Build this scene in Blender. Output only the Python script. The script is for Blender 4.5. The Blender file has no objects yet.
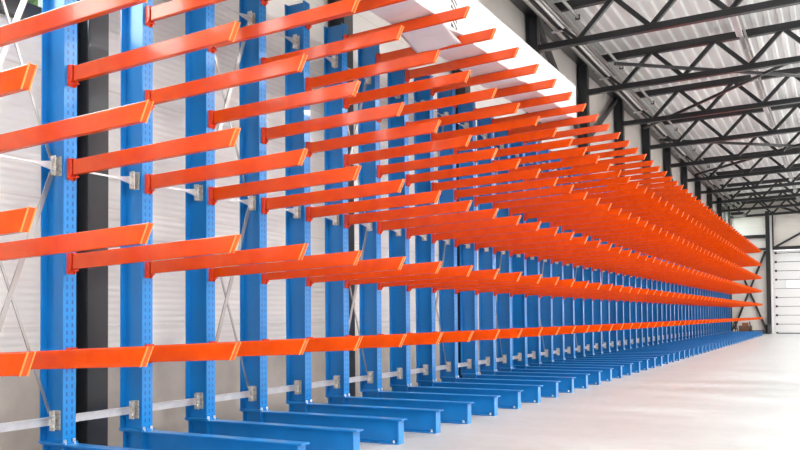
import bpy, bmesh, math, random
from mathutils import Matrix, Vector
random.seed(7)
FILLW = 122; UPW = 85; STRAPY = 7.51
sc = bpy.context.scene
COL = sc.collection

# ------------------------------------------------------------------ helpers
def link(o, parent=None):
    COL.objects.link(o)
    if parent is not None:
        o.parent = parent
    return o

class MB:
    """collects boxes, bars, prisms and tubes for one mesh"""
    def __init__(s):
        s.v = []; s.f = []; s.m = []
    def add(s, vs, fs, mi=0):
        b = len(s.v)
        s.v += [tuple(p) for p in vs]
        s.f += [tuple(b + i for i in f) for f in fs]
        s.m += [mi] * len(fs)
    def box(s, x0, x1, y0, y1, z0, z1, mi=0):
        s.add([(x0,y0,z0),(x1,y0,z0),(x1,y1,z0),(x0,y1,z0),(x0,y0,z1),(x1,y0,z1),(x1,y1,z1),(x0,y1,z1)],
              [(0,3,2,1),(4,5,6,7),(0,1,5,4),(1,2,6,5),(2,3,7,6),(3,0,4,7)], mi)
    def prism(s, poly, axis, a, b, mi=0):
        """poly: 2D points; extruded along axis from a to b"""
        n = len(poly)
        def P(p, t):
            if axis == 'x': return (t, p[0], p[1])
            if axis == 'y': return (p[0], t, p[1])
            return (p[0], p[1], t)
        vs = [P(p, a) for p in poly] + [P(p, b) for p in poly]
        fs = [tuple(range(n)), tuple(range(2*n-1, n-1, -1))]
        fs += [(i, i+n, (i+1) % n + n, (i+1) % n) for i in range(n)]
        s.add(vs, fs, mi)
    def bar(s, p, q, w, h, up=(0,0,1), mi=0):
        """rectangular bar from p to q, w sideways and h along up"""
        p = Vector(p); q = Vector(q); d = (q-p).normalized()
        u = Vector(up); sd = d.cross(u).normalized(); u = sd.cross(d).normalized()
        vs = []
        for c in (p, q):
            for a, b in ((-1,-1),(1,-1),(1,1),(-1,1)):
                vs.append(c + sd*(a*w/2) + u*(b*h/2))
        s.add(vs, [(0,1,2,3),(7,6,5,4),(0,4,5,1),(1,5,6,2),(2,6,7,3),(3,7,4,0)], mi)
    def tube(s, p, q, r, n=10, mi=0, r2=None):
        p = Vector(p); q = Vector(q); d = (q-p).normalized()
        a = Vector((0,0,1)) if abs(d.z) < .9 else Vector((1,0,0))
        sd = d.cross(a).normalized(); u = sd.cross(d)
        r2 = r if r2 is None else r2
        vs = []
        for c, rr in ((p, r), (q, r2)):
            for i in range(n):
                t = 2*math.pi*i/n
                vs.append(c + sd*(math.cos(t)*rr) + u*(math.sin(t)*rr))
        fs = [tuple(range(n)), tuple(range(2*n-1, n-1, -1))]
        fs += [(i, i+n, (i+1) % n + n, (i+1) % n) for i in range(n)]
        s.add(vs, fs, mi)
    def mesh(s, name, mats, smooth=False, bevel=0):
        me = bpy.data.meshes.new(name)
        me.from_pydata(s.v, [], s.f)
        if not isinstance(mats, (list, tuple)): mats = [mats]
        for m in mats: me.materials.append(m)
        for p, i in zip(me.polygons, s.m):
            p.material_index = i
            p.use_smooth = smooth
        bm = bmesh.new(); bm.from_mesh(me)
        bmesh.ops.recalc_face_normals(bm, faces=bm.faces)
        if bevel:
            bmesh.ops.bevel(bm, geom=[e for e in bm.edges if len(e.link_faces) == 2 and e.calc_face_angle() > .5],
                            offset=bevel, segments=1, affect='EDGES', clamp_overlap=True)
        bm.to_mesh(me); bm.free()
        me.update()
        return me
    def obj(s, name, mats, parent=None, smooth=False, bevel=0):
        return link(bpy.data.objects.new(name, s.mesh(name, mats, smooth, bevel)), parent)

def tag(o, label, cat, group=None):
    o['label'] = label; o['category'] = cat
    if group: o['group'] = group
    return o
def thing(name, label, cat, loc=(0,0,0), group=None):
    o = bpy.data.objects.new(name, None); o.empty_display_size = .1
    link(o); o.location = loc
    return tag(o, label, cat, group)
def struct(name, mb, mats, parent=None, **k):
    o = mb.obj(name, mats, parent, **k)
    if parent is None: o['kind'] = 'structure'
    return o
def copy_tree(o, parent=None):
    c = o.copy(); COL.objects.link(c); c.parent = parent
    for ch in list(o.children): copy_tree(ch, c)
    return c

# ------------------------------------------------------------------ materials
def mat(name, color, rough=.5, metal=0., coat=0., spec=.5):
    m = bpy.data.materials.new(name); m.use_nodes = True
    b = m.node_tree.nodes['Principled BSDF']
    b.inputs['Base Color'].default_value = (*color, 1)
    b.inputs['Roughness'].default_value = rough
    b.inputs['Metallic'].default_value = metal
    b.inputs['Coat Weight'].default_value = coat
    b.inputs['Specular IOR Level'].default_value = spec
    return m
def N(m, t, **k):
    n = m.node_tree.nodes.new(t)
    for a, v in k.items(): setattr(n, a, v)
    return n
def L(m, a, b): m.node_tree.links.new(a, b)
def bsdf(m): return m.node_tree.nodes['Principled BSDF']
def math_node(m, op, a, b=None, c=None):
    n = N(m, 'ShaderNodeMath', operation=op)
    for i, x in enumerate((a, b, c)):
        if x is None: continue
        if isinstance(x, (int, float)): n.inputs[i].default_value = x
        else: L(m, x, n.inputs[i])
    return n.outputs[0]
def vary(m, c1, c2, scale=(3,3,3), detail=4, fac=(.35,.7), rough=None):
    """soft clouding between two tones of the same paint, in world coordinates"""
    g = N(m, 'ShaderNodeNewGeometry'); mp = N(m, 'ShaderNodeMapping')
    mp.inputs['Scale'].default_value = scale
    L(m, g.outputs['Position'], mp.inputs['Vector'])
    no = N(m, 'ShaderNodeTexNoise'); no.inputs['Scale'].default_value = 1; no.inputs['Detail'].default_value = detail
    L(m, mp.outputs[0], no.inputs['Vector'])
    cr = N(m, 'ShaderNodeValToRGB')
    cr.color_ramp.elements[0].position = fac[0]; cr.color_ramp.elements[1].position = fac[1]
    cr.color_ramp.elements[0].color = (*c1, 1); cr.color_ramp.elements[1].color = (*c2, 1)
    L(m, no.outputs['Fac'], cr.inputs['Fac']); L(m, cr.outputs['Color'], bsdf(m).inputs['Base Color'])
    if rough:
        mr = N(m, 'ShaderNodeMapRange')
        mr.inputs['To Min'].default_value = rough[0]; mr.inputs['To Max'].default_value = rough[1]
        L(m, no.outputs['Fac'], mr.inputs['Value']); L(m, mr.outputs[0], bsdf(m).inputs['Roughness'])
    return cr.outputs['Color'], no

ORANGE = mat('orange_powder_coat', (.93,.085,.008), .18, coat=.16, spec=.45)
ORANGE.node_tree.nodes['Principled BSDF'].inputs['Coat Roughness'].default_value = .06
vary(ORANGE, (.70,.060,.001), (.76,.079,.002), (9,9,9), 3)
CAP = mat('pale_orange_edge', (1.0,.27,.045), .35)
RED = mat('red_orange_bracket', (.72,.042,.003), .35, coat=.15)
BLUE = mat('blue_powder_coat', (.005,.19,.53), .28, coat=.15)
vary(BLUE, (.004,.165,.47), (.005,.19,.53), (6,6,6), 3)
GALV = mat('galvanised_steel', (.62,.60,.60), .38, .75)
vary(GALV, (.60,.59,.60), (.70,.69,.70), (12,12,12), 2)
STRAPM = mat('diagonal_steel', (.42,.41,.41), .35, .8)
BOLT = mat('zinc_bolt', (.7,.7,.7), .3, .8)
CLIPM = mat('galvanised_clip', (.60,.58,.50), .45, .5)
vary(CLIPM, (.50,.47,.40), (.85,.83,.78), (50,50,50), 2)
DARK = mat('anthracite_steel', (.014,.015,.017), .32, coat=.2)
POSTM = mat('anthracite_post_paint', (.020,.023,.028), .38, coat=.1)
WHITEPAINT = mat('white_paint', (.8,.79,.78), .5)
BLACK = mat('black_rubber', (.012,.012,.013), .6)
ALU = mat('bright_tray', (.45,.44,.43), .35, .8)

# column paint: blue with two rows of punched slots on the front flange
COLM = mat('blue_slotted_column', (.005,.19,.53), .28, coat=.15)
def slots():
    m = COLM
    tc = N(m, 'ShaderNodeTexCoord'); sp = N(m, 'ShaderNodeSeparateXYZ')
    L(m, tc.outputs['Object'], sp.inputs[0])
    x, y, z = sp.outputs
    ay = math_node(m, 'ABSOLUTE', y)
    dy = math_node(m, 'ABSOLUTE', math_node(m, 'SUBTRACT', ay, .021))
    iny = math_node(m, 'LESS_THAN', dy, .0062)
    fz = math_node(m, 'ABSOLUTE', math_node(m, 'SUBTRACT', math_node(m, 'FRACT', math_node(m, 'DIVIDE', z, .05)), .5))
    inz = math_node(m, 'LESS_THAN', fz, .27)
    infr = math_node(m, 'GREATER_THAN', x, -.002)
    zlo = math_node(m, 'GREATER_THAN', z, .12)
    k = math_node(m, 'MULTIPLY', math_node(m, 'MULTIPLY', iny, inz), math_node(m, 'MULTIPLY', infr, zlo))
    mx = N(m, 'ShaderNodeMix', data_type='RGBA')
    mx.inputs['A'].default_value = (.005,.19,.53,1); mx.inputs['B'].default_value = (.006,.07,.26,1)
    L(m, k, mx.inputs['Factor']); L(m, mx.outputs['Result'], bsdf(m).inputs['Base Color'])
slots()

# floor: pale trowelled concrete, faint clouds and a light polish
FLOOR = mat('polished_concrete', (.6,.59,.58), .4)
colr, no = vary(FLOOR, (.33,.34,.34), (.46,.475,.48), (.45,1.5,1), 8, (.25,.75), (.28,.5))
def floor_more():
    m = FLOOR
    g = N(m, 'ShaderNodeNewGeometry'); n2 = N(m, 'ShaderNodeTexNoise')
    n2.inputs['Scale'].default_value = 7; n2.inputs['Detail'].default_value = 6
    L(m, g.outputs['Position'], n2.inputs['Vector'])
    mx = N(m, 'ShaderNodeMix', data_type='RGBA', blend_type='MULTIPLY')
    mx.inputs['Factor'].default_value = .35
    cr = N(m, 'ShaderNodeValToRGB')
    cr.color_ramp.elements[0].position = .3; cr.color_ramp.elements[1].position = .65
    cr.color_ramp.elements[0].color = (.78,.77,.76,1); cr.color_ramp.elements[1].color = (1,1,1,1)
    L(m, n2.outputs['Fac'], cr.inputs['Fac'])
    L(m, colr, mx.inputs['A']); L(m, cr.outputs[0], mx.inputs['B'])
    L(m, mx.outputs['Result'], bsdf(m).inputs['Base Color'])
    bp = N(m, 'ShaderNodeBump'); bp.inputs['Strength'].default_value = .04; bp.inputs['Distance'].default_value = .01
    L(m, n2.outputs['Fac'], bp.inputs['Height']); L(m, bp.outputs[0], bsdf(m).inputs['Normal'])
floor_more()

# wall cladding: off-white sandwich panel, micro-ribbed, a joint every 0.95 m up
def cladding(name, base, period=.95, rib=.052, zoff=0.0):
    m = mat(name, base, .42)
    g = N(m, 'ShaderNodeNewGeometry'); sp = N(m, 'ShaderNodeSeparateXYZ')
    L(m, g.outputs['Position'], sp.inputs[0]); z = sp.outputs[2]
    f = math_node(m, 'FRACT', math_node(m, 'DIVIDE', math_node(m, 'SUBTRACT', z, zoff), period))
    j = math_node(m, 'LESS_THAN', f, .014)
    mx = N(m, 'ShaderNodeMix', data_type='RGBA')
    mx.inputs['A'].default_value = (*base, 1); mx.inputs['B'].default_value = (base[0]*.84, base[1]*.82, base[2]*.80, 1)
    L(m, j, mx.inputs['Factor'])
    no = N(m, 'ShaderNodeTexNoise'); no.inputs['Scale'].default_value = .8; no.inputs['Detail'].default_value = 3
    L(m, g.outputs['Position'], no.inputs['Vector'])
    cr = N(m, 'ShaderNodeValToRGB')
    cr.color_ramp.elements[0].position = .3; cr.color_ramp.elements[1].position = .7
    cr.color_ramp.elements[0].color = (.92,.91,.90,1); cr.color_ramp.elements[1].color = (1,1,1,1)
    L(m, no.outputs['Fac'], cr.inputs['Fac'])
    m2 = N(m, 'ShaderNodeMix', data_type='RGBA', blend_type='MULTIPLY'); m2.inputs['Factor'].default_value = 1
    L(m, mx.outputs['Result'], m2.inputs['A']); L(m, cr.outputs[0], m2.inputs['B'])
    L(m, m2.outputs['Result'], bsdf(m).inputs['Base Color'])
    w = math_node(m, 'SINE', math_node(m, 'MULTIPLY', z, 2*math.pi/rib))
    bp = N(m, 'ShaderNodeBump'); bp.inputs['Strength'].default_value = .35; bp.inputs['Distance'].default_value = .004
    L(m, w, bp.inputs['Height']); L(m, bp.outputs[0], bsdf(m).inputs['Normal'])
    return m
WALL = cladding('wall_cladding', (.74,.70,.67))
ENDW = cladding('end_wall_cladding', (.66,.63,.60), 1.1)
PLINTH = mat('concrete_plinth', (.42,.37,.33), .8)
vary(PLINTH, (.34,.30,.265), (.47,.42,.38), (2,2,2), 6)
DECK = mat('galvanised_roof_deck', (.62,.59,.58), .45, .1)
vary(DECK, (.78,.78,.77), (.88,.88,.87), (.6,.25,1), 5)
DOORM = mat('door_panel', (.66,.66,.67), .28)
WRAP = mat('white_wrapping_film', (.80,.79,.80), .3, coat=.4)
def wrapbump():
    m = WRAP
    g = N(m, 'ShaderNodeNewGeometry'); mp = N(m, 'ShaderNodeMapping'); mp.inputs['Scale'].default_value = (1.5,5,1.2)
    L(m, g.outputs['Position'], mp.inputs['Vector'])
    no = N(m, 'ShaderNodeTexNoise'); no.inputs['Scale'].default_value = 3; no.inputs['Detail'].default_value = 5
    L(m, mp.outputs[0], no.inputs['Vector'])
    bp = N(m, 'ShaderNodeBump'); bp.inputs['Strength'].default_value = .35; bp.inputs['Distance'].default_value = .03
    L(m, no.outputs['Fac'], bp.inputs['Height']); L(m, bp.outputs[0], bsdf(m).inputs['Normal'])
wrapbump()
GLASS = mat('clear_glass', (1,1,1), .02)
def glassy():
    m = GLASS; nt = m.node_tree; nt.nodes.clear()
    o = nt.nodes.new('ShaderNodeOutputMaterial'); mx = nt.nodes.new('ShaderNodeMixShader')
    t = nt.nodes.new('ShaderNodeBsdfTransparent'); t.inputs[0].default_value = (.86,.9,.88,1)
    g = nt.nodes.new('ShaderNodeBsdfGlossy'); g.inputs['Roughness'].default_value = .02
    mx.inputs[0].default_value = .08
    nt.links.new(t.outputs[0], mx.inputs[1]); nt.links.new(g.outputs[0], mx.inputs[2]); nt.links.new(mx.outputs[0], o.inputs[0])
glassy()
def emit(name, c, s):
    m = bpy.data.materials.new(name); m.use_nodes = True; nt = m.node_tree; nt.nodes.clear()
    o = nt.nodes.new('ShaderNodeOutputMaterial'); e = nt.nodes.new('ShaderNodeEmission')
    e.inputs[0].default_value = (*c, 1); e.inputs[1].default_value = s
    nt.links.new(e.outputs[0], o.inputs[0]); return m
STREAK_GLOW = emit('door_streak_glow', (.95,.98,1), 1.6)  # glow painted in for the bright reflection on the sectional door
LAMP = emit('fill_lamp_diffuser', (1,.97,.93), 2.0)

# ------------------------------------------------------------------ the hall
WX = -5.15          # inner face of the left wall
YE = 46.1           # inner face of the end wall
Y0 = -7.0; XR = 11.0
def roofz(x): return 6.97 + .02*(x + 4.87)
fl = MB(); fl.box(-5.6, XR, Y0, YE+.5, -.3, 0); struct('floor', fl, FLOOR)

wl = MB()
wins = [(-2.45,.75,3.24,4.75), (1.05,4.20,3.24,4.75), (43.3,46.05,4.9,6.6)]  # first window is unseen, added to help the glare on the arms
ys = [Y0]
for a, b, c, d in wins: ys += [a, b]
ys.append(YE+.3)
for i in range(0, len(ys), 2): wl.box(WX-.2, WX, ys[i], ys[i+1], .78, 7.05)
for a, b, c, d in wins:
    wl.box(WX-.2, WX, a, b, .78, c); wl.box(WX-.2, WX, a, b, d, 7.05)
struct('wall_left', wl, WALL)
pl = MB(); pl.box(WX-.2, WX+.02, Y0, YE+.3, 0, .78); struct('baseboard_left', pl, PLINTH)
for n, (a, b, c, d) in enumerate(wins):
    f = MB()
    t = .07
    f.box(WX-.16, WX+.03, a, b, c-.02, c+t); f.box(WX-.16, WX+.03, a, b, d-t, d+.02)
    f.box(WX-.16, WX+.03, a, a+t, c, d); f.box(WX-.16, WX+.03, b-t, b, c, d)
    mid = (a+b)/2
    f.box(WX-.14, WX+.02, mid-.03, mid+.03, c, d)
    w = struct('window_%d' % (n+1), f, DARK)
    g = MB(); g.box(WX-.09, WX-.08, a+t, b-t, c+t, d-t); g.obj('pane', GLASS, w)
    sl = MB(); sl.box(WX, WX+.07, a-.05, b+.05, c-.07, c-.02); sl.obj('window_sill', DARK, w)

# end wall with the opening for the sectional door
DX0 = -2.88; DX1 = 1.4; DZ = 4.28
we = MB()
we.box(WX-.2, DX0, YE, YE+.2, 0, 7.2); we.box(DX0, DX1, YE, YE+.2, DZ, 7.2); we.box(DX1, XR, YE, YE+.2, 0, 7.2)
struct('wall_end', we, ENDW)

wr = MB(); wr.box(XR, XR+.2, Y0, YE+.3, 0, 7.4); struct('wall_right', wr, ENDW)
wb = MB(); wb.box(WX-.2, -.6, Y0-.2, Y0, 0, 7.4); wb.box(-.6, 2.6, Y0-.2, Y0, 3.6, 7.4); wb.box(2.6, XR+.2, Y0-.2, Y0, 0, 7.4); struct('wall_back', wb, ENDW)  # open gate is unseen, added to light faces turned towards the camera

# corrugated roof deck, ribs running the length of the hall
dk = MB(); px = .24; xs = []
x = -5.5
while x < XR:
    for dx, dz in ((0,0),(.075,0),(.120,.115),(.195,.115)):
        xs.append((x+dx, roofz(x+dx)+dz))
    x += px
vs = []; fs = []
for (a, z) in xs: vs += [(a, Y0, z), (a, YE+.3, z)]
for i in range(len(xs)-1): fs.append((2*i, 2*i+1, 2*i+3, 2*i+2))
dk.add(vs, fs)
for (a, z) in ((0,0),):
    pass
deck = struct('ceiling', dk, DECK)
sd = deck.modifiers.new('thickness', 'SOLIDIFY'); sd.thickness = .012; sd.offset = 1
rt = MB(); rt.add([(-5.6,Y0,7.14),(XR,Y0,7.14+.02*16.6),(XR,YE+.3,7.14+.02*16.6),(-5.6,YE+.3,7.14)], [(0,1,2,3)])
rf = struct('roof_insulation', rt, WHITEPAINT)
sd = rf.modifiers.new('thickness', 'SOLIDIFY'); sd.thickness = .12; sd.offset = 1
eb = MB(); eb.box(-5.12, -4.93, Y0, YE, 6.74, 6.92);
struct('trim_1', eb, DARK)

ORD = ['first','second','third','fourth','fifth','sixth','seventh','eighth','ninth','tenth','eleventh','twelfth','thirteenth',
 'fourteenth','fifteenth','sixteenth','seventeenth','eighteenth','nineteenth']
TENS = {20:'twent',30:'thirt',40:'fort',50:'fift'}
def ordn(n):
    if n <= 19: return ORD[n-1]
    t = n//10*10; u = n - t
    return TENS[t]+'ieth' if u == 0 else TENS[t]+'y-'+ORD[u-1]

# steel posts of the building against the left wall
POSTY = [4.35 + 3.5*k for k in range(-2, 12)]; POSTY[3] = 7.965; POSTY[4] = 11.42
pm = MB()
w, d, tf, tw = .19, .22, .014, .009
prof = [(0,-w/2),(0,w/2),(-tf,w/2),(-tf,tw/2),(-d+tf,tw/2),(-d+tf,w/2),(-d,w/2),(-d,-w/2),(-d+tf,-w/2),(-d+tf,-tw/2),(-tf,-tw/2),(-tf,-w/2)]
pm.prism(prof, 'z', .02, 6.92)
pmesh = pm.mesh('steel_post', POSTM)
bpm = MB(); bpm.box(-.24, .05, -.15, .15, 0, .02); bpmesh = bpm.mesh('base_plate', POSTM)
plab = {0:'dark grey steel wall post behind the first blue rack column from the left edge',
        1:'dark grey steel wall post showing just right of the sixth blue rack column',
        2:'dark grey steel wall post seen in slits around the tenth blue rack column',
        3:'dark grey steel wall post rising just behind the far end of the white wrapped pack'}
for k, y in enumerate(POSTY):
    i = k-2
    if i < 0: lab = ['steel wall post far behind the viewpoint, outside the left edge of the frame','dark steel wall post just outside the left edge of the frame'][k]
    elif i in plab: lab = plab[i]
    else: lab = 'dark steel wall post above the rack, %s beyond the post at the white pack\'s end' % ordn(i-3)
    p = thing('steel_post', lab, 'post', (-4.90, y, 0), 'dark steel posts along the left wall')
    link(bpy.data.objects.new('post_profile', pmesh), p); link(bpy.data.objects.new('base_plate', bpmesh), p)
cp = MB(); cp.box(-4.98,-4.86, YE-.16, YE-.02, 0, 6.92)
tag(cp.obj('steel_post', DARK), 'dark steel post in the far corner where left wall meets end wall', 'post', 'dark steel posts along the left wall')
# the post beside the door
t = thing('door_post', 'tall steel post on the end wall at the left side of the sectional door', 'post', (-3.0, YE, 0))
a = MB(); a.box(-.17, .02, -.24, -.01, .02, 6.3); a.obj('post_profile', DARK, t)
a = MB(); a.box(.03, .13, -.10, -.01, 0, 6.3); q = a.obj('cover_strip', WHITEPAINT, t); q['label'] = 'pale cover strip'
a = MB(); a.box(.135, .20, -.12, -.01, 4.3, 6.3); a.obj('upper_stud', DARK, t)
a = MB(); a.box(-.25, .08, -.30, 0, 0, .02); a.obj('base_plate', DARK, t)

# roof trusses
def bz(x): return 6.09 + .02*(x+4.87)
def tz(x): return 6.80 + .02*(x+4.87)
troot = thing('roof_truss', 'x', 'roof truss', (0,0,0), 'dark roof trusses spanning the hall')
a = MB(); a.bar((-4.9,0,bz(-4.9)), (XR-.3,0,bz(XR-.3)), .13, .12); a.obj('bottom_chord', DARK, troot, bevel=.008)
a = MB(); a.bar((-4.9,0,tz(-4.9)), (XR-.3,0,tz(XR-.3)), .15, .15); a.obj('top_chord', DARK, troot, bevel=.008)
n = 0; x = -4.13
while x + 1.31 < XR-.3:
    for x0, x1, up in ((x, x+.655, 1), (x+.655, x+1.31, 0)):
        a = MB()
        if up: a.bar((x0,0,bz(x0)+.02), (x1,0,tz(x1)-.02), .085, .085, (0,1,0))
        else: a.bar((x0,0,tz(x0)-.02), (x1,0,bz(x1)+.02), .085, .085, (0,1,0))
        a.obj('diagonal', DARK, troot)
    x += 1.31
a = MB(); a.bar((-4.85,0,tz(-4.85)-.02), (-4.13,0,bz(-4.13)+.02), .06, .06, (0,1,0)); a.obj('diagonal', DARK, troot)
TR = [y for y in POSTY] + [YE-.25]
def tlab(k):
    if k < 2: return 'dark steel lattice roof truss behind the viewpoint, outside the frame'
    vis = k-2
    if k == len(TR)-1: return 'dark steel lattice roof truss hard against the far end wall'
    if vis < 3: return 'dark lattice roof truss above the frame, %s one before the nearest in view' % ['third','second','first'][vis]
    return 'dark lattice roof truss, %s in view counting from the near one' % ordn(vis-2)
for k, y in enumerate(TR):
    r = troot if k == 0 else copy_tree(troot)
    r.location = (0, y, 0); r['label'] = tlab(k)

# horizontal wind bracing under the roof and bracing in the wall plane
def rod(name, p, q, wdt, lab, cat, grp=None, m=DARK):
    a = MB(); a.bar(p, q, wdt, wdt); tag(a.obj(name, m, bevel=.006), lab, cat, grp)
g = 'long tubes bracing the roof trusses'
rod('roof_brace', (-3.95,16.9,6.22), (2.2,22.7,6.34), .062, 'long dark brace tube crossing under the roof from the nearest wall post towards the right', 'brace', g)
rod('roof_brace', (-4.6,23.1,6.2), (2.2,15.5,6.34), .062, 'long dark brace tube rising right across two trusses to the picture\'s right edge', 'brace', g)
rod('roof_brace', (-4.6,25.3,6.28), (2.2,32.0,6.42), .075, 'distant dark brace tube under the roof, sloping away to the right', 'brace', g)
rod('roof_brace', (-4.6,32.3,6.28), (2.2,25.5,6.42), .075, 'distant dark brace tube under the roof, coming back towards the right edge', 'brace', g)
rod('wall_brace', (-5.03,15.05,6.75), (-5.03,18.25,5.0), .11, 'dark diagonal brace on the left wall dropping right from the post at the white pack', 'brace', 'diagonal wall braces')
rod('wall_brace', (-5.03,21.65,6.72), (-5.03,18.5,5.0), .11, 'dark diagonal brace on the left wall dropping left from a post top', 'brace', 'diagonal wall braces')
rod('wall_brace', (-5.03,28.8,6.6), (-5.03,32.2,3.4), .09, 'dark diagonal brace on the left wall, the far one half hidden by arms', 'brace', 'diagonal wall braces')
# end wall members
a = MB(); a.box(-4.75, -3.18, YE-.16, YE-.02, 4.93, 5.11)
tag(a.obj('wall_rail', DARK), 'thick dark horizontal rail on the end wall, upper one left of the door post', 'rail', 'dark rails on the end wall')
a = MB(); a.box(-4.75, -3.18, YE-.16, YE-.02, 4.30, 4.42)
tag(a.obj('wall_rail', DARK), 'thin dark horizontal rail on the end wall just above the cross brace', 'rail', 'dark rails on the end wall')
a = MB(); a.box(-2.8, 6, YE-.16, YE-.02, 4.30, 4.46)
tag(a.obj('wall_rail', DARK), 'dark horizontal lintel rail over the grey sectional door', 'rail', 'dark rails on the end wall')
YB = YE-.09
g = 'dark braces on the end wall'
rod('end_wall_brace', (-4.78,YB,.25), (-3.2,YB,4.25), .10, 'dark brace on the end wall leaning right, bottom at the far rack corner', 'brace', g)
rod('end_wall_brace', (-3.25,YB-.02,.25), (-4.78,YB-.02,4.25), .10, 'dark brace on the end wall leaning left, bottom beside the door post', 'brace', g)
rod('end_wall_brace', (-2.78,YB,4.42), (1.2,YB,6.6), .10, 'dark brace rising right over the sectional door', 'brace', g)
rod('end_wall_brace', (-2.6,YB-.02,6.55), (1.4,YB-.02,4.9), .10, 'dark brace falling right from the roof above the sectional door', 'brace', g)

# sectional door
dr = MB(); ph = .455; z = 0.03; n = 0
door = MB(); door.box(DX0+.02, DX1-.02, YE+.08, YE+.11, 0, DZ-.01)
do = struct('door_1', door, DARK)
while z < DZ-.1:
    z1 = min(z+ph, DZ-.01)
    p = MB()
    if n == 5:
        p.box(DX0+.03, DX1-.03, YE+.035, YE+.078, z+.012, z+.06); p.box(DX0+.03, DX1-.03, YE+.035, YE+.078, z1-.06, z1-.012)
        xx = DX0+.03
        while xx < DX1-.1:
            p.box(xx, xx+.12 if xx > DX0+.1 else xx+.62, YE+.035, YE+.078, z+.06, z1-.06); xx += 1.34 if xx > DX0+.1 else 1.34
        p.obj('door_panel', DOORM, do)
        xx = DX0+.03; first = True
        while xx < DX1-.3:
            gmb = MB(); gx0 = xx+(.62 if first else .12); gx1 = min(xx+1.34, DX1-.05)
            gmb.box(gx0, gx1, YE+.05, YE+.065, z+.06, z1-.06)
            go = gmb.obj('door_streak', STREAK_GLOW, do); go['label'] = 'glowing strip in the door painting a bright reflected streak'
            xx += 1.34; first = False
    else:
        p.box(DX0+.03, DX1-.03, YE+.035, YE+.078, z+.012, z1-.012)
        p.obj('door_panel', DOORM, do, bevel=.006)
        h = MB(); h.box(DX0+.10, DX0+.2, YE+.0, YE+.036, z-.05, z+.06)
        h.obj('hinge', BLACK, do)
    z = z1; n += 1
tr = MB(); tr.box(DX0-.03, DX0+.09, YE-.05, YE+.03, 0, DZ); o = tr.obj('door_track', GALV, do)
bt = MB(); bt.box(DX0, DX1, YE-.01, YE+.1, 0, .045); bt.obj('bottom_seal', BLACK, do)

# cable tray and pipes along the eaves, and the lighting trunking
t = thing('cable_tray', 'bright metal cable tray running along the left eaves under the roof', 'cable tray', (0,0,0))
a = MB()
a.box(-4.62,-4.60,5,YE-.3,6.42,6.50); a.box(-4.30,-4.28,5,YE-.3,6.42,6.50)
a.obj('side_rail', ALU, t)
a = MB(); a.box(-4.60,-4.30,5,YE-.3,6.43,6.434); a.obj('tray_bottom', ALU, t)
for i, x in enumerate((-4.56,-4.49,-4.41,-4.34)):
    a = MB(); a.tube((x,5,6.40), (x,YE-.35,6.40), .021 if i % 2 else .026, 8); a.obj('cable', [ALU,BLACK,WHITEPAINT,ALU][i], t, smooth=True)
a = MB()
for y in TR:
    if y > 5: a.box(-4.64,-4.26,y-.02,y+.02,6.34,6.37)
a.obj('support_bracket', GALV, t)
for x, z, r, lab in ((-4.14,6.56,.03,'thin pale pipe next to the cable tray under the roof'),(-4.74,6.60,.04,'pale pipe between wall beam and cable tray under the roof')):
    t = thing('service_pipe', lab, 'pipe', (x,0,z), 'pipes under the eaves')
    a = MB(); a.tube((0,5,0),(0,YE-.35,0), r, 10); a.obj('pipe', ALU, t, smooth=True)
    a = MB()
    for y in TR:
        if y > 5: a.box(-.045,.045,y-.015,y+.015,-.045,.045)
    a.obj('pipe_clamp', DARK, t)

tq = thing('lighting_trunking', 'pale metal trunking rail hung under the roof with luminaires along it', 'trunking', (-1.56,0,6.50))
a = MB(); a.box(-.035,.035,2,YE-.4,0,.06); a.box(.06,.10,2,YE-.4,.02,.05); a.obj('rail', ALU, tq)
a = MB()
for y in TR:
    if y > 2.2: a.box(-.006,.006,y-.1,y-.094,.05,.48); a.box(-.05,.11,y-.12,y-.08,-.01,.0)
a.obj('hanger', GALV, tq)
proto = thing('tube_luminaire', 'x', 'lamp', (0,0,0), 'slim luminaires on the roof trunking')
a = MB(); a.prism([(-.05,.0),(-.06,-.05),(.06,-.05),(.05,.0)], 'y', -.75, .75); a.obj('housing', WHITEPAINT, proto)
a = MB(); a.box(-.045,.045,-.73,.73,-.062,-.05); a.obj('diffuser', GALV, proto)
for i, y in enumerate([5.9+3.5*k for k in range(11)]):
    r = proto if i == 0 else copy_tree(proto)
    r.location = (-1.56, y, 6.50)
    r['label'] = 'slim tube luminaire on the roof trunking, %s from the near end' % ordn(i+1)
LR = 0
hb = thing('fill_lamp', 'x', 'lamp', (0,0,0), 'added fill lamps right of the frame')  # unseen lamp rows added to brighten the floor and rack
a = MB(); a.box(-.22,.22,-.75,.75,.03,.10); a.obj('housing', WHITEPAINT, hb, bevel=.008)
a = MB(); a.box(-.20,.20,-.73,.73,.018,.03); a.obj('diffuser', LAMP, hb)
a = MB(); a.tube((0,-.6,.1),(0,-.6,1.12),.006,6); a.tube((0,.6,.1),(0,.6,1.12),.006,6); a.obj('hanger', GALV, hb)
ld = bpy.data.lights.new('fill_light', 'AREA'); ld.shape = 'RECTANGLE'; ld.size = .4; ld.size_y = 1.4; ld.energy = FILLW; ld.color = (1,.985,.96)
lup = bpy.data.lights.new('fill_uplight', 'AREA'); lup.shape = 'RECTANGLE'; lup.size = .4; lup.size_y = 1.4; lup.energy = UPW; lup.color = (1,.985,.96)  # uplight added to graze the deck and bring out its ribs
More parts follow.
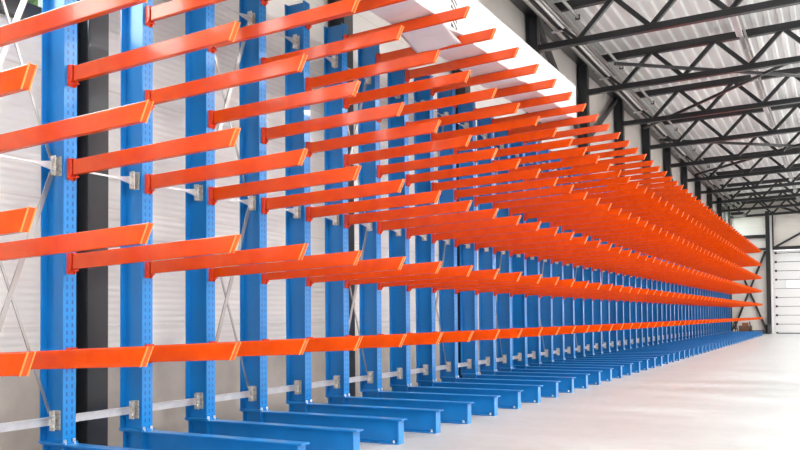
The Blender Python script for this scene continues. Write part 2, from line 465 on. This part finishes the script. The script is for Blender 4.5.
for row, lx in enumerate((2.2, 6.8)):
    for i in range(15):
        y = -4.4+3.5*i
        r = hb if (row == 0 and i == 0) else copy_tree(hb)
        r.location = (lx, y, 5.95)
        r['label'] = 'added flat fill lamp outside the frame, %s in the %s row' % (ordn(i+1), ['nearer','farther'][row])
        lo = bpy.data.objects.new('fill_light', ld); COL.objects.link(lo); lo.location = (lx, y, r.location[2]+.012)
        lu = bpy.data.objects.new('fill_uplight', lup); COL.objects.link(lu); lu.location = (lx, y, 5.95+.115); lu.rotation_euler = (math.pi, 0, 0)
# dark flat heater near the far corner
t = thing('unit_heater', 'flat dark heater panel hanging near the far left corner under the last trusses', 'heater', (-4.1,42.3,5.82))
a = MB(); a.prism([(-.32,0),(-.25,-.09),(.25,-.09),(.32,0),(.25,.05),(-.25,.05)], 'y', -.6, .6); a.obj('housing', DARK, t, bevel=.01)
a = MB(); a.tube((0,.5,.05),(0,.5,.3), .012); a.tube((0,-.5,.05),(0,-.5,.3), .012); a.obj('hanger', DARK, t)

# ------------------------------------------------------------------ the cantilever rack
PITCH = .685; Z1 = 3.708        # column centre of upright 1 along the hall (front flange edge to edge .105)
CX = -4.44; TIPX = -3.05
LEV = [.62*l for l in range(6)]
rack = thing('cantilever_rack_upright', 'x', 'rack upright', (CX, 0, 0), 'uprights of the long blue and orange cantilever rack')
def ibeam(w, d, tf, tw):
    return [(0,-w/2),(0,w/2),(-tf,w/2),(-tf,tw/2),(-d+tf,tw/2),(-d+tf,w/2),(-d,w/2),(-d,-w/2),(-d+tf,-w/2),(-d+tf,-tw/2),(-tf,-tw/2),(-tf,-w/2)]
c = MB(); c.prism(ibeam(.102,.222,.010,.008), 'z', .212, 4.05)
column = c.obj('column', COLM, rack)
c = MB(); c.box(-.222,.012,-.062,.062,.2,.212); c.obj('foot_plate', BLUE, column)
for bx, by in ((-.02,-.05),(-.02,.05),(.006,-.03),(.006,.03)):
    pass
c = MB(); c.tube((.004,-.036,.20),(.004,-.036,.232),.011,6); c.obj('bolt', BOLT, column)
c = MB(); c.tube((.004,.036,.20),(.004,.036,.232),.011,6); c.obj('bolt', BOLT, column)
# base: I-beam lying along x; flange runs past the web at the tip
b = MB()
L_ = TIPX - CX
b.box(-.222, L_, -.05, .05, .189, .2)
b.box(-.222, L_-.03, -.05, .05, 0, .010)
b.box(-.222, L_-.03, -.0045, .0045, .010, .189)
base = b.obj('base', BLUE, rack, bevel=.0015)
for xx in (-.19, -.005):
    s_ = MB(); s_.box(xx-.005, xx+.005, -.048, .048, .010, .189); s_.obj('stiffener', BLUE, base)
s_ = MB(); s_.box(L_-.045, L_-.03, -.044, .044, .010, .189); s_.obj('end_plate', BLUE, base)
s_ = MB(); s_.tube((L_-.08,-.03,.01),(L_-.08,-.03,.03),.011,6); s_.obj('anchor_bolt', BOLT, base)

# arm prototype: hollow box, 100 x 42, cut slantwise at the tip, rising 2.5 degrees
RZ = .818; TZ = .878
def armpts():
    return
def make_arm(dz):
    a = MB()
    x0 = .045; x1 = L_+.016 ; sl = .052; h = .100
    zr = RZ + dz + .002; zt = TZ + dz - .005
    w = .038
    poly = [(x0, zr), (x1, zt), (x1-sl, zt-h-.002), (x0, zr-h)]
    a.prism(poly, 'y', -w/2, w/2)
    arm = a.obj('arm', ORANGE, rack, bevel=.004)
    # slanted end plate
    e = MB()
    pp = [(x1-.003, zt+.002), (x1+.003, zt+.002), (x1-sl+.003, zt-h-.004), (x1-sl-.003, zt-h-.004)]
    e.prism(pp, 'y', -w/2-.002, -w/2+.004); e.prism(pp, 'y', w/2-.004, w/2+.002)
    ec = e.obj('end_rim', CAP, arm); ec['label'] = 'paler orange rim round the slanted arm tip'
    k = MB()
    zt0 = zr + .008
    for sgn in (-1, 1):
        y0, y1 = sorted((sgn*.024, sgn*.030))
        k.prism([(.001, zt0), (.034, zt0), (.046, zt0-.02), (.046, zt0-.085), (.034, zt0-.115), (.016, zt0-.140), (.001, zt0-.140)], 'y', y0, y1)
    k.box(.001, .046, -.024, .024, zt0-.006, zt0)
    k.box(.001, .006, -.024, .024, zt0-.138, zt0-.006)
    kb = k.obj('bracket', RED, arm, bevel=.0015); kb['label'] = 'deeper red hook-on bracket'
    p = MB()
    p.tube((.028,-.046,zt0-.125),(.028,.046,zt0-.112), .005, 6); p.tube((.028,-.046,zt0-.112),(.05,-.046,zt0-.09), .004, 6)
    p.obj('locking_pin', RED, kb)
    return arm
for l in range(6): make_arm(LEV[l])

# bracing clips on the web and bars to the next column (away from the camera)
CLX = -.10
CZ = [.35, 2.03, 3.67]
for i, z in enumerate(CZ):
    k = MB()
    k.box(CLX-.026, CLX+.024, -.056, -.050, z-.065, z+.065)
    k.box(CLX-.026, CLX-.020, -.056, -.004, z-.065, z+.065)
    k.box(CLX-.026, CLX+.024, -.010, -.004, z-.065, z+.065)
    ck = k.obj('brace_clip', CLIPM, rack, bevel=.002)
    for zz in (-.035, .035):
        p = MB(); p.tube((CLX+.005,-.070,z+zz),(CLX+.005,-.056,z+zz),.012,6); p.obj('bolt', BOLT, ck)
barparts = []
for i, z in enumerate(CZ):
    k = MB()
    if i == 0:
        k.box(CLX-.012, CLX-.006, .004, PITCH-.058, z-.028, z+.028)
        k.box(CLX-.012, CLX+.014, .004, PITCH-.058, z+.022, z+.028)
    else:
        ye = PITCH-.058
        k.prism([(.004, z-.03), (.12, z-.006), (ye-.14, z-.006), (ye, z-.03), (ye, z+.03), (ye-.14, z+.006), (.12, z+.006), (.004, z+.03)], 'x', CLX-.012, CLX-.004)
    barparts.append(k.obj('brace_bar', GALV, rack))
K0, K1 = -1, 56
proto_children = list(rack.children)
allr = {}
for k in range(K0, K1+1):
    r = rack if k == K0 else copy_tree(rack)
    r.location = (CX, Z1 + (k-1)*PITCH, 0)
    allr[k] = r
    if k == -1: lab = 'rack upright out of view whose orange arm tips end at the left edge'
    elif k == 0: lab = 'rack upright just out of view whose orange arm tips cross the first blue column'
    elif k == 1: lab = 'leftmost blue rack column in view, dark wall post right behind it'
    elif k == 56: lab = 'very last blue rack column with orange arms, nearest the end wall'
    else: lab = 'blue rack column with six orange arms, %s from the left edge' % ordn(k)
    r['label'] = lab
    # which bays carry cross bracing: between 0-1, 3-4, 6-7 ...
dm = []
for a_, b_ in ((CZ[0], CZ[1]), (CZ[1], CZ[2])):
    for (s0, s1, off, ww) in ((a_+.05, b_-.05, -.018, .036), (b_-.05, a_+.05, -.030, .018)):
        k = MB(); k.bar((CLX+off, .045, s0), (CLX+off, PITCH-.05, s1), .008, ww, (0,0,1))
        dm.append(k.mesh('diagonal_strap', STRAPM))
for k, r in allr.items():
    if k % 3 == 0:
        for m_ in dm: link(bpy.data.objects.new('diagonal_strap', m_), r)
# no bars beyond the last upright
for ch in list(allr[K1].children):
    if ch.name.startswith('brace_bar'): bpy.data.objects.remove(ch)

# ------------------------------------------------------------------ wrapped pack on the top arms
def armtop(x): return .818+.62*5+.004 + (TZ-RZ-.004)*(x-(CX+.045))/(TIPX-CX-.045)
t = thing('wrapped_pack', 'long white film-wrapped pack lying across the top level of orange arms', 'pack', (0,0,0))
a = MB()
px0, px1 = -3.88, -3.40
ya, yb = 1.2, 12.05
bm = bmesh.new()
ny = 110; ring = []
random.seed(3)
armys = [Z1+(k-1)*PITCH for k in range(-3, 15)]
for i in range(ny+1):
    y = ya + (yb-ya)*i/ny
    # film sags a little between arms
    d = min(abs(y-q) for q in armys)
    sag = -.05*max(0, min(1, (d-.04)/.28)) * (1 if (int((y-Z1)/PITCH+10) % 3 == 0) else .25)
    e = .006*math.sin(y*7.1)+.004*math.sin(y*17.)
    pts = []
    for (x, z, s_) in ((px0, 0, 1), (px0+.15, 0, 1), (px1-.06, 0, 1), (px1-.008, .0, .9), (px1, .012, .8), (px1+e, .26, 0), (px1, .50, 0), (px1-.04, .53, 0), (px0+.04, .53, 0), (px0, .50, 0), (px0-e, .25, 0)):
        zb = armtop(x)+.005
        pts.append(bm.verts.new((x, y, zb + z + (sag*s_ if d > .035 else 0))))
    ring.append(pts)
m_ = len(ring[0])
for i in range(ny):
    for j in range(m_):
        bm.faces.new((ring[i][j], ring[i+1][j], ring[i+1][(j+1) % m_], ring[i][(j+1) % m_]))
bm.faces.new(ring[0]); bm.faces.new(ring[-1][::-1])
bmesh.ops.recalc_face_normals(bm, faces=bm.faces)
me = bpy.data.meshes.new('film_body'); bm.to_mesh(me); bm.free(); me.materials.append(WRAP)
link(bpy.data.objects.new('film_body', me), t)
# loose flap of film drooping between the sixth and seventh arm of the top level
fb = bmesh.new(); rows = []
y6 = Z1+5*PITCH; y7 = Z1+6*PITCH
for i in range(15):
    u = i/14; row = []
    for j in range(15):
        v = j/14
        x = -3.93 + .52*v; y = y6+.06 + (y7-y6-.09)*u
        z = armtop(x) - .01 - .085*u**1.6*(1-.15*math.cos(v*9)) + .012*math.sin(9*v+5*u)
        row.append(fb.verts.new((x, y, z)))
    rows.append(row)
for i in range(14):
    for j in range(14): fb.faces.new((rows[i][j], rows[i+1][j], rows[i+1][j+1], rows[i][j+1]))
me = bpy.data.meshes.new('loose_film'); fb.to_mesh(me); fb.free(); me.materials.append(WRAP)
for p in me.polygons: p.use_smooth = True
lf = link(bpy.data.objects.new('loose_film', me), t)
sd = lf.modifiers.new('thickness', 'SOLIDIFY'); sd.thickness = .004
# black and white striped strap round the pack
STR = mat('striped_strap', (.8,.8,.8), .4)
def stripes():
    m = STR
    g_ = N(m, 'ShaderNodeNewGeometry'); sp = N(m, 'ShaderNodeSeparateXYZ'); L(m, g_.outputs['Position'], sp.inputs[0])
    s_ = math_node(m, 'ADD', math_node(m, 'MULTIPLY', sp.outputs[1], .6), sp.outputs[2])
    f = math_node(m, 'GREATER_THAN', math_node(m, 'FRACT', math_node(m, 'MULTIPLY', s_, 16)), .5)
    mx = N(m, 'ShaderNodeMix', data_type='RGBA'); mx.inputs['A'].default_value = (.8,.78,.76,1); mx.inputs['B'].default_value = (.02,.02,.02,1)
    L(m, f, mx.inputs['Factor']); L(m, mx.outputs['Result'], bsdf(m).inputs['Base Color'])
stripes()
a = MB(); yy = STRAPY
a.box(px1+.002, px1+.012, yy, yy+.13, armtop(px1)+.0, armtop(px1)+.53)
a.box(px0-.012, px0-.002, yy, yy+.13, armtop(px0)+.0, armtop(px0)+.53)
a.box(px0-.012, px1+.012, yy, yy+.13, armtop(px1)+.535, armtop(px1)+.545)
o = a.obj('strap', STR, t); o['label'] = 'black and white striped strap'

# ------------------------------------------------------------------ odds and ends at the foot of the end wall
WOOD = mat('brown_wood', (.16,.075,.045), .7); vary(WOOD, (.11,.05,.03), (.22,.11,.07), (9,9,9), 4)
CARD = mat('red_brown_board', (.25,.08,.05), .7)
t = thing('wooden_crate', 'small red-brown crate on the floor by the end wall, left of the door post', 'crate', (-4.15, 45.2, 0))
for z in (.02,.16,.30): 
    a = MB(); a.box(-.3,.3,-.22,-.20,z,z+.11); a.obj('slat', WOOD, t)
a = MB(); a.box(-.3,.3,.2,.22,.0,.42); a.box(-.3,-.28,-.2,.2,0,.42); a.box(.28,.3,-.2,.2,0,.42); a.box(-.28,.28,-.2,.2,0,.02); a.obj('body', WOOD, t)
a = MB(); a.box(-.16,.14,-.12,.1,.03,.58); tag(a.obj('carton', CARD, bevel=.01), 'reddish carton standing in the crate by the end wall', 'carton'); bpy.data.objects['carton'].location = (-4.15,45.2,0)
t = thing('hand_truck', 'dark low trolley frame by the end wall between crate and door post', 'trolley', (-3.55, 45.1, 0))
a = MB(); a.box(-.35,.3,-.2,.2,.14,.19); a.obj('deck', DARK, t)
a = MB(); a.tube((-.33,-.15,.19),(-.4,-.15,.62),.016); a.tube((-.33,.15,.19),(-.4,.15,.62),.016); a.tube((-.4,-.15,.62),(-.4,.15,.62),.016); a.obj('handle', DARK, t)
for sx in (-.28,.24):
    for sy in (-.17,.17):
        a = MB(); a.tube((sx,sy-.02,.07),(sx,sy+.02,.07),.07,14); a.obj('wheel', BLACK, t)
t = thing('floor_stand', 'dark A-shaped stand on the floor at the last rack column', 'stand', (-4.62, 44.9, 0))
a = MB(); a.bar((-.16,0,0),(0,0,.75),.04,.04,(0,1,0)); a.bar((.16,0,0),(0,0,.75),.04,.04,(0,1,0)); a.bar((0,.3,0),(0,0,.75),.04,.04,(1,0,0)); a.obj('legs', DARK, t)
a = MB(); a.box(-.10,.10,-.02,.02,.26,.30); a.obj('crossbar', DARK, t)
t = thing('waste_bin', 'small dark bin at the foot of the door post on the end wall', 'bin', (-3.12, 45.45, 0))
a = MB(); a.tube((0,0,.0),(0,0,.42),.12,16,r2=.15); a.obj('body', DARK, t)
a = MB(); a.tube((0,0,.42),(0,0,.46),.16,16); a.obj('lid', BLACK, t)

# tree outside the left window
LEAF = mat('leaf_green', (.035,.07,.02), .6); vary(LEAF, (.02,.045,.015), (.06,.11,.03), (2,2,2), 4)
BARK = mat('bark', (.08,.06,.045), .9)
t = thing('tree', 'dark green tree seen through the window at the top left corner', 'tree', (-12.5, 9.0, 0))
a = MB(); a.tube((0,0,0),(0,0,5.6),.22,10,r2=.1); a.obj('trunk', BARK, t)
a = MB(); random.seed(5)
for i in range(5200):
    v = Vector((random.gauss(0,1),random.gauss(0,1),random.gauss(0,1))).normalized()*(random.random()**.4)
    c_ = Vector((v.x*2.6, v.y*3.4, 6.4+v.z*2.6))
    n_ = Vector((random.gauss(0,1),random.gauss(0,1),random.gauss(0,1))).normalized(); s1 = n_.orthogonal().normalized(); s2 = n_.cross(s1)
    r_ = .13
    a.add([c_-s1*r_, c_+s2*r_*.5, c_+s1*r_, c_-s2*r_*.5], [(0,1,2,3)])
a.obj('foliage', LEAF, t)
gr = MB(); gr.box(-60, -5.6, -30, 80, -.35, -.25)
GRASS = mat('grass', (.10,.13,.05), .9)
struct('ground', gr, GRASS)

# ------------------------------------------------------------------ light
w = bpy.data.worlds.new('world'); sc.world = w; w.use_nodes = True
bg = w.node_tree.nodes['Background']
bg.inputs[0].default_value = (.96,.98,1,1); bg.inputs[1].default_value = 9

# ------------------------------------------------------------------ camera
f, th, H, e, roll, pt = 817.3, .4909, 292.08, 1.0096, .0084, .0306
c, s = math.cos(th), math.sin(th)
R0 = Vector((c,s,0)); F0 = Vector((-s,c,0)); U0 = Vector((0,0,1))
U1 = U0*math.cos(pt)-F0*math.sin(pt); F1 = F0*math.cos(pt)+U0*math.sin(pt)
R = R0*math.cos(roll)-U1*math.sin(roll); U = R0*math.sin(roll)+U1*math.cos(roll)
cam = bpy.data.cameras.new('camera'); co = bpy.data.objects.new('camera', cam); COL.objects.link(co)
M = Matrix(((R.x,U.x,-F1.x,0),(R.y,U.y,-F1.y,0),(R.z,U.z,-F1.z,e),(0,0,0,1)))
co.matrix_world = M
cam.sensor_width = 36; cam.lens = f*36/800; cam.shift_y = (H-225)/800
cam.clip_end = 300
sc.camera = co
vs_ = sc.view_settings
vs_.view_transform = 'Standard'; vs_.look = 'None'; vs_.gamma = 1; vs_.use_curve_mapping = False; vs_.exposure = 0.85
